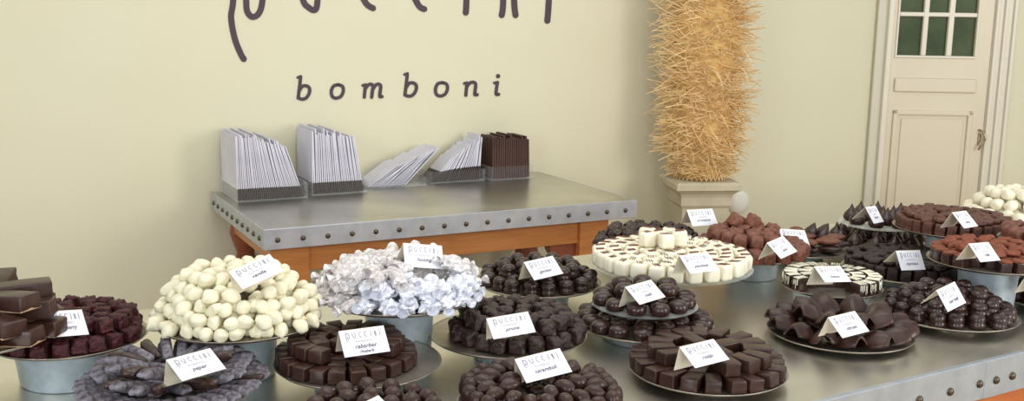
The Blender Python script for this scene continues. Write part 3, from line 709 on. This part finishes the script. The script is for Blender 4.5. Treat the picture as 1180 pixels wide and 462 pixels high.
def go(k, key, layers, label, group, R=None, dx=0, dy=0, **kw):
    kw.setdefault('card', k)
    x, y, z, r = pos[k]
    return rings(x + dx, y + dy, z + kw.pop('dz', 0), (R or r - .010), layers, key, label, group, **kw)
cnt = {}
cnt['A'] = go('A', 'slab', 3, 'brown chocolate slab in the stack at the far left edge', 'brown slabs at the left edge', R=.165, inset=.010, maxrings=1, yawj=.35, gap=1.12)
cnt['B'] = go('B', 'rasp', 2, 'dark red crumbly raspberry cube on the left tray', 'raspberry cubes on the left tray', inset=.018, zstep=.026, jit=.4, yawj=.3)
cnt['C'] = go('C', 'log', 3, 'sugar-dusted lilac chocolate log fanned on the front left tray', 'sugared logs on the front left tray', R=.172, inset=.026, jit=.2, yawj=.16,
              keyf=lambda a, ly, q: 'logtip' if random.random() < .22 else 'log', tilt=lambda ly, q: -.12 if ly == 0 else -.22, zstep=.018, maxrings=2, minr=.02)
cnt['D'] = go('D', 'woval', 5, 'white chocolate drop in the tall heap below the vanille card', 'white drops in the left heap', R=.164, inset=[0, .007, .020, .040, .066], jit=.6, yawj=1.2, zstep=.0215, maxrings=3, toprings=4,
              keyf=lambda a, ly, q: 'wcyl' if (q == 0 and random.random() < .07) else 'woval', gap=.97)
def ekey(a, ly, q):
    return 'foil' if math.sin(a) < .15 and math.cos(a) > -.5 and ly < 2 else 'cello'
cnt['E'] = go('E', 'foil', 3, 'crumpled white sweet in a twisted clear wrapper below the honing card', 'wrapped sweets', R=.166, inset=[0, .012, .036], jit=.5, yawj=.5, zstep=.027, maxrings=3, toprings=4, keyf=ekey, gap=1.0)
cnt['F'] = go('F', 'block', 2, 'dark chocolate block on the tray with the rabarber card', 'dark blocks by the rabarber card', R=.138, dx=-.024, inset=.026, zstep=.027, jit=.15, yawj=.08)
cnt['G'] = go('G', 'ball', 2, 'round dark truffle on the tray cut by the bottom edge', 'round truffles at the bottom edge', inset=.018, zstep=.026, jit=.3)
cnt['H'] = go('H', 'nutball', 2, 'glossy almond-shaped dark chocolate heaped around the caramboli card', 'almond chocolates by the caramboli card', inset=.030, zstep=.024, tilt=lambda ly, q: 0 if q == 0 else .2, keyf=lambda a, ly, q: 'capsule' if q == 0 and ly == 0 else 'nutball', R=.152,
              jit=.3, yawj=.25, gap=1.0)
cnt['I'] = go('I', 'rough', 2, 'rough coated dark truffle on the tray with the prune card', 'rough truffles by the prune card', R=.150, dx=.02, inset=.028, zstep=.028, jit=.3, yawj=.4, gap=1.0)
cnt['J'] = go('J', 'mound', 2, 'two-lobed dark mound on the tray with the gember card', 'mounds by the gember card', inset=.040, zstep=.024, jit=.25, gap=1.02)
cnt['K'] = go('K', 'oval', 1, 'oval dark praline on the lower tier below the melk card', 'oval pralines on the lower tier', jit=.2, gap=1.0, R=.158)
cnt['M'] = go('M', 'milkstick', 2, 'rough milk chocolate stick behind the white cups', 'milk chocolate sticks', R=.156, card=('M', 'O'), inset=.030, zstep=.032, jit=.3, yawj=.3)
cnt['N'] = go('N', 'cluster', 2, 'knobbly dark nut cluster behind the white cups', 'dark nut clusters behind the white cups', inset=.026, zstep=.026, jit=.5, yawj=1.5, gap=.98)
cnt['O'] = go('O', 'darkshell', 1, 'dark chocolate shell under the milk shells left of the kisses', 'dark shells', R=.140, tilt=-.15, maxrings=1)
cnt['O'] += go('O', 'milkshell', 1, 'milk chocolate shell fanned left of the kisses', 'milk chocolate shells', R=.128, dz=.022, tilt=-.10, maxrings=2)
cnt['P'] = go('P', 'kiss', 1, 'pointed dark chocolate kiss on the lower tier', 'kisses on the lower tier', maxrings=3, jit=.2)
cnt['Q'] = go('Q', 'cube', 1, 'black cocoa-dusted cube standing in the ring below the kisses', 'black cubes below the kisses', maxrings=3)
cnt['Q'] += go('Q', 'thinblack', 1, 'flat black cocoa-dusted piece lying over the ring of black cubes', 'flat black pieces on the cubes', R=.150, dz=.034, jit=.5, yawj=.6)
cnt['R'] = go('R', 'browncube', 1, 'brown chocolate cube in the ring in front of the door', 'brown cubes in front of the door', maxrings=3)
cnt['R'] += go('R', 'thincube', 1, 'flat brown chocolate piece on top of the brown cubes', 'flat brown pieces on the cubes', R=.148, dz=.034, jit=.5, yawj=.7)
cnt['S'] = go('S', 'redtop', 1, 'dark bar with red cocoa top on the tray at the right', 'red-topped bars', maxrings=2)
cnt['S'] += go('S', 'redtruf', 1, 'loose red cocoa truffle lying on the red-topped bars', 'red cocoa truffles', R=.110, dz=.033, jit=.5, yawj=.8)
cnt['T'] = go('T', 'wball', 4, 'cream truffle in the tall heap at the far right', 'cream truffles in the far right heap', R=.186, inset=.026, zstep=.029, jit=.5, yawj=1.5, maxrings=3, toprings=4, gap=1.0)
cnt['U'] = go('U', 'drizzle', 1, 'dark chocolate with white icing lines behind the petal tray', 'drizzled chocolates', R=.121)
cnt['V'] = go('V', 'mound', 3, 'two-lobed dark mound on the tray near the riveted edge', 'mounds near the riveted edge', inset=.034, zstep=.020, jit=.4, yawj=.3, gap=1.0)
cnt['W'] = go('W', 'mound', 2, 'two-lobed dark mound at the right frame edge', 'mounds at the right frame edge', inset=.024, zstep=.026, jit=.4)
cnt['X'] = go('X', 'milkstick', 1, 'rough brown stick on the small high tray at the far right', 'brown sticks at the far right', R=.108)
cnt['Y'] = go('Y', 'petal', 2, 'fanned dark chocolate petal on the tray with the citroen card', 'chocolate petals', R=.168, inset=.050, maxrings=1, gap=.82, tilt=lambda ly, q: -.16 - .12 * ly, zstep=.020, jit=.1, yawj=.12, yaw0=.45)
cnt['Y'] += go('Y', 'petal', 1, 'fanned dark chocolate petal on the tray with the citroen card', 'chocolate petals', R=.082, maxrings=1, gap=.9, tilt=-.15, yaw0=.5)
cnt['Z'] = go('Z', 'bar', 2, 'glossy dark bar set radially on the tray with the rozijn card', 'radial bars by the rozijn card', R=.160, inset=.034, zstep=.026, jit=.25, yawj=.09)

# second tiers and the glass stand
def glass_disc(x, y, z, r, post, what_, foot=True):
    root = empty('glass_stand', (x, y, z - post), 0)
    lathe('glass_plate', [(.02, post - .005), (r - .004, post - .005), (r, post - .0025), (r - .002, post + .0015), (r - .007, post - .0005), (.02, post - .0005)], M['glass'], root, 64)
    lathe('stem', [(.020, 0), (.018, .004), (.009, .012), (.008, post - .014), (.014, post - .006), (.015, post - .005)], M['glass'], root, 20)
    tag(root, what_, 'cake stand'); return root
x, y, z, r = pos['K']; kx, ky, kz = x, y, TZ + .082
glass_disc(kx, ky, kz, .122, kz - z, 'low clear glass disc tier standing among the oval pralines')
rings(kx, ky, kz, .122, 2, 'oval', 'oval dark praline on the glass tier below the melk card', 'oval pralines on the glass tier', inset=.040, zstep=.026, jit=.2, gap=1.0, card='K')
x, y, z, r = pos['P']; pz = z + .064
glass_disc(x, y, pz, .128, pz - z, 'glass disc tier carrying the upper chocolate kisses')
rings(x + .01, y, pz, .122, 1, 'kiss', 'pointed dark chocolate kiss on the upper glass tier', 'kisses on the upper tier', jit=.2, card='P')
lx, ly_ = at(773, 305, TZ + .100); LR = .210; lz_ = TZ + .100
root = empty('glass_cake_stand', (lx, ly_, TZ), 0); tag(root, 'wide clear glass cake stand carrying the white chocolate cups', 'cake stand')
lathe('glass_plate', [(.03, .094), (LR - .02, .094), (LR - .003, .097), (LR, .100), (LR - .003, .102), (LR - .02, .0995), (.03, .0995)], M['glass'], root, 72)
lathe('foot_ring', [(.055, .0), (.060, .0), (.060, .006), (.045, .012), (.030, .018), (.026, .020)], M['glass'], root, 40)
for k in range(4):
    a = k * PI / 2 + .5
    tube('stand_leg', [(math.cos(a) * .052, math.sin(a) * .052, .008), (math.cos(a) * .03, math.sin(a) * .03, .03), (math.cos(a) * .022, math.sin(a) * .022, .06), (math.cos(a) * .05, math.sin(a) * .05, .094)], .0065, M['glass'], root)
tube('metal_post', [(-.118, -.02, .0), (-.118, -.02, .094)], .010, M['zband'], root, 12, 0)
nL = rings(lx, ly_, lz_, .205, 1, 'cup', 'cream white chocolate cup with brown stripes on the glass cake stand', 'white cups on the glass cake stand', jit=.15, gap=1.02, yawj=.12)
nL += rings(lx - .02, ly_ + .05, lz_ + .0415, .068, 1, 'cup', 'cream white chocolate cup stacked on top of the other white cups', 'white cups stacked on top', jit=.2, gap=1.05, yawj=.3)
# loose extras that break the rings
for px, py, z, k, ry, lbl in ((915, 262, .075, 'leaf', -1.0, 'upright dark chocolate leaf left of the kisses'), (921, 260, .078, 'leaf', -.8, 'taller dark chocolate leaf touching the kiss tray')):
    x, y = at(px + 10, py + 8, TZ + z); x, y = pos['O'][0] + (px - 915) * .006 + .03, pos['O'][1] + .02
    piece(k, (x, y, pos['O'][2] + .040), (.1, ry, .4), lbl, None)
for dx, lbl in ((-.05, 'left upright milk chocolate stick topping the milk sticks'), (.0, 'right upright milk chocolate stick topping the milk sticks')):
    o = piece('milkstick', (pos['M'][0] + dx, pos['M'][1] + .06, pos['M'][2] + .062), (.2, .5, .6), lbl, None)

# ------------------------------------------------------------------ folded cards
WORD = dict(B='cranberry', C='peper', D='vanille', E='honing', F='rabarber|rhubarb', G='mokka', H='caramboli', I='prune', J='gember', K='melk', L='advokaat', N='provence', M='noot', O='champagne',
            U='kokos', Q='espresso', R='cacao', S='chili', P='kersen', V='puur melk', W='mint', Y='citroen', Z='rozijn')
dn = Vector((0, -math.sin(AL), -math.cos(AL))); nf_ = Vector((0, -math.cos(AL), math.sin(AL)))
def fcard(x, y, h): return Vector((x - CW / 2, 0, 0)) + dn * y + nf_ * h        # x from left, y down the face
def font_mesh(name, text, size, x, y, mt, shear=0, sx=1, spacing=1):
    c = bpy.data.curves.new(name, 'FONT'); c.body = text; c.size = size; c.align_x = 'CENTER'; c.shear = shear; c.space_character = spacing; c.resolution_u = 2; c.offset = .00012
    o = bpy.data.objects.new('t', c); C.objects.link(o)
    dg = bpy.context.evaluated_depsgraph_get(); me = bpy.data.meshes.new_from_object(o.evaluated_get(dg)); bpy.data.objects.remove(o)
    # lay it on the sloping face
    for v in me.vertices: v.co = fcard(x + v.co.x * sx, y - v.co.y, .0006)
    me.materials.clear(); me.materials.append(M[mt]); me.name = name; return me
def panel_box(sgn, t=.0008):
    V = []
    for h in (0, -t):
        for a, b in ((0, 0), (CW, 0), (CW, CH), (0, CH)):
            p = fcard(a, b, h); V.append((p.x, p.y * sgn, p.z))
    return V, [(0, 1, 2, 3), (7, 6, 5, 4), (0, 4, 5, 1), (1, 5, 6, 2), (2, 6, 7, 3), (3, 7, 4, 0)]
V, Fc = panel_box(1); front_me = mesh('front_flap', V, Fc, M['card'])
V, Fc = panel_box(-1); back_me = mesh('back_flap', V, Fc, M['cardin'])
V, Fc = [], []
xo = .010
for L in PUC:
    for stt in L:
        ribbon(V, Fc, [((p[0] - 266) / 368 * .066 + .011, (p[1] + 100) / 118 * .0125 + .007) for p in stt], .0017, fcard, .0005)
puc_me = mesh('printed_name', V, Fc, M['ink'])
sub_me = font_mesh('printed_subtitle', 'bomboni', .0062, CW / 2, .0285, 'ink', spacing=1.5)
for k, p in CARD.items():
    wd = WORD[k]
    c = link('price_card', None) if False else empty('name_card', (p[0], p[1], p[2]), 0)
    rot = Matrix.Rotation(p[3], 3, 'Z') @ Matrix.Rotation(p[5], 3, 'Y') @ Matrix.Rotation(p[4], 3, 'X')
    c.rotation_euler = rot.to_euler(); c.scale = (p[6],) * 3
    ff = link('front_flap', front_me, c); ff['label'] = 'white printed front flap'
    bf = link('back_flap', back_me, c); bf['label'] = 'unprinted back flap of the white card, coloured cream for light shining through'
    link('printed_name', puc_me, ff); link('printed_subtitle', sub_me, ff)
    parts = wd.split('|')
    for i, t in enumerate(parts):
        link('handwritten_word', font_mesh('handwritten_word', t, .0125 if i == 0 else .009, CW / 2, .0415 + i * .010, 'pen', .35, .95 if len(t) < 9 else .85), ff)
    tag(c, 'folded white name card reading %s on the %s' % (wd.replace('|', ' '), {'A': ''}.get(k, what.get(k, '').replace(' marked ' + wd, '').replace(' by the rabarber card', ''))), 'card')

# ------------------------------------------------------------------ light
wd_ = bpy.data.worlds.new('world'); bpy.context.scene.world = wd_; wd_.use_nodes = True
bg = wd_.node_tree.nodes['Background']; bg.inputs['Color'].default_value = (.93, .96, 1, 1); bg.inputs['Strength'].default_value = .74
def area(name, loc, target, sx, sy, power, col):
    l = bpy.data.lights.new(name, 'AREA'); l.shape = 'RECTANGLE'; l.size = sx; l.size_y = sy; l.energy = power; l.color = col
    o = bpy.data.objects.new(name, l); C.objects.link(o); o.location = loc
    o.rotation_euler = (Vector(target) - Vector(loc)).to_track_quat('-Z', 'Y').to_euler(); return o
area('window_and_fill_light', (-2.6, -2.4, 2.1), (0.3, 3, .9), 1.3, 1.9, 62, (.92, .96, 1))
area('window_and_fill_light', (1.6, -2.6, 2.1), (0.4, 3, .9), 1.3, 1.9, 60, (.92, .96, 1))
area('window_and_fill_light', (4.4, .2, 2.1), (1.2, 5.2, 1.0), 1.3, 1.9, 95, (1, .96, .88))  # added warm fill brightening the door wall; no window known here
area('overhead_light', (0.2, 2.4, 3.2), (0.2, 2.6, 0), 2.0, 2.0, 25, (1, .93, .82))  # broad warm light above the display table, aimed down
sc = bpy.context.scene
sc.view_settings.view_transform = 'Standard'; sc.view_settings.look = 'None'; sc.view_settings.gamma = 1
sc.view_settings.use_curve_mapping = False; sc.view_settings.exposure = .10
print('COUNTS', cnt, nL, 'total objects', len(bpy.data.objects))
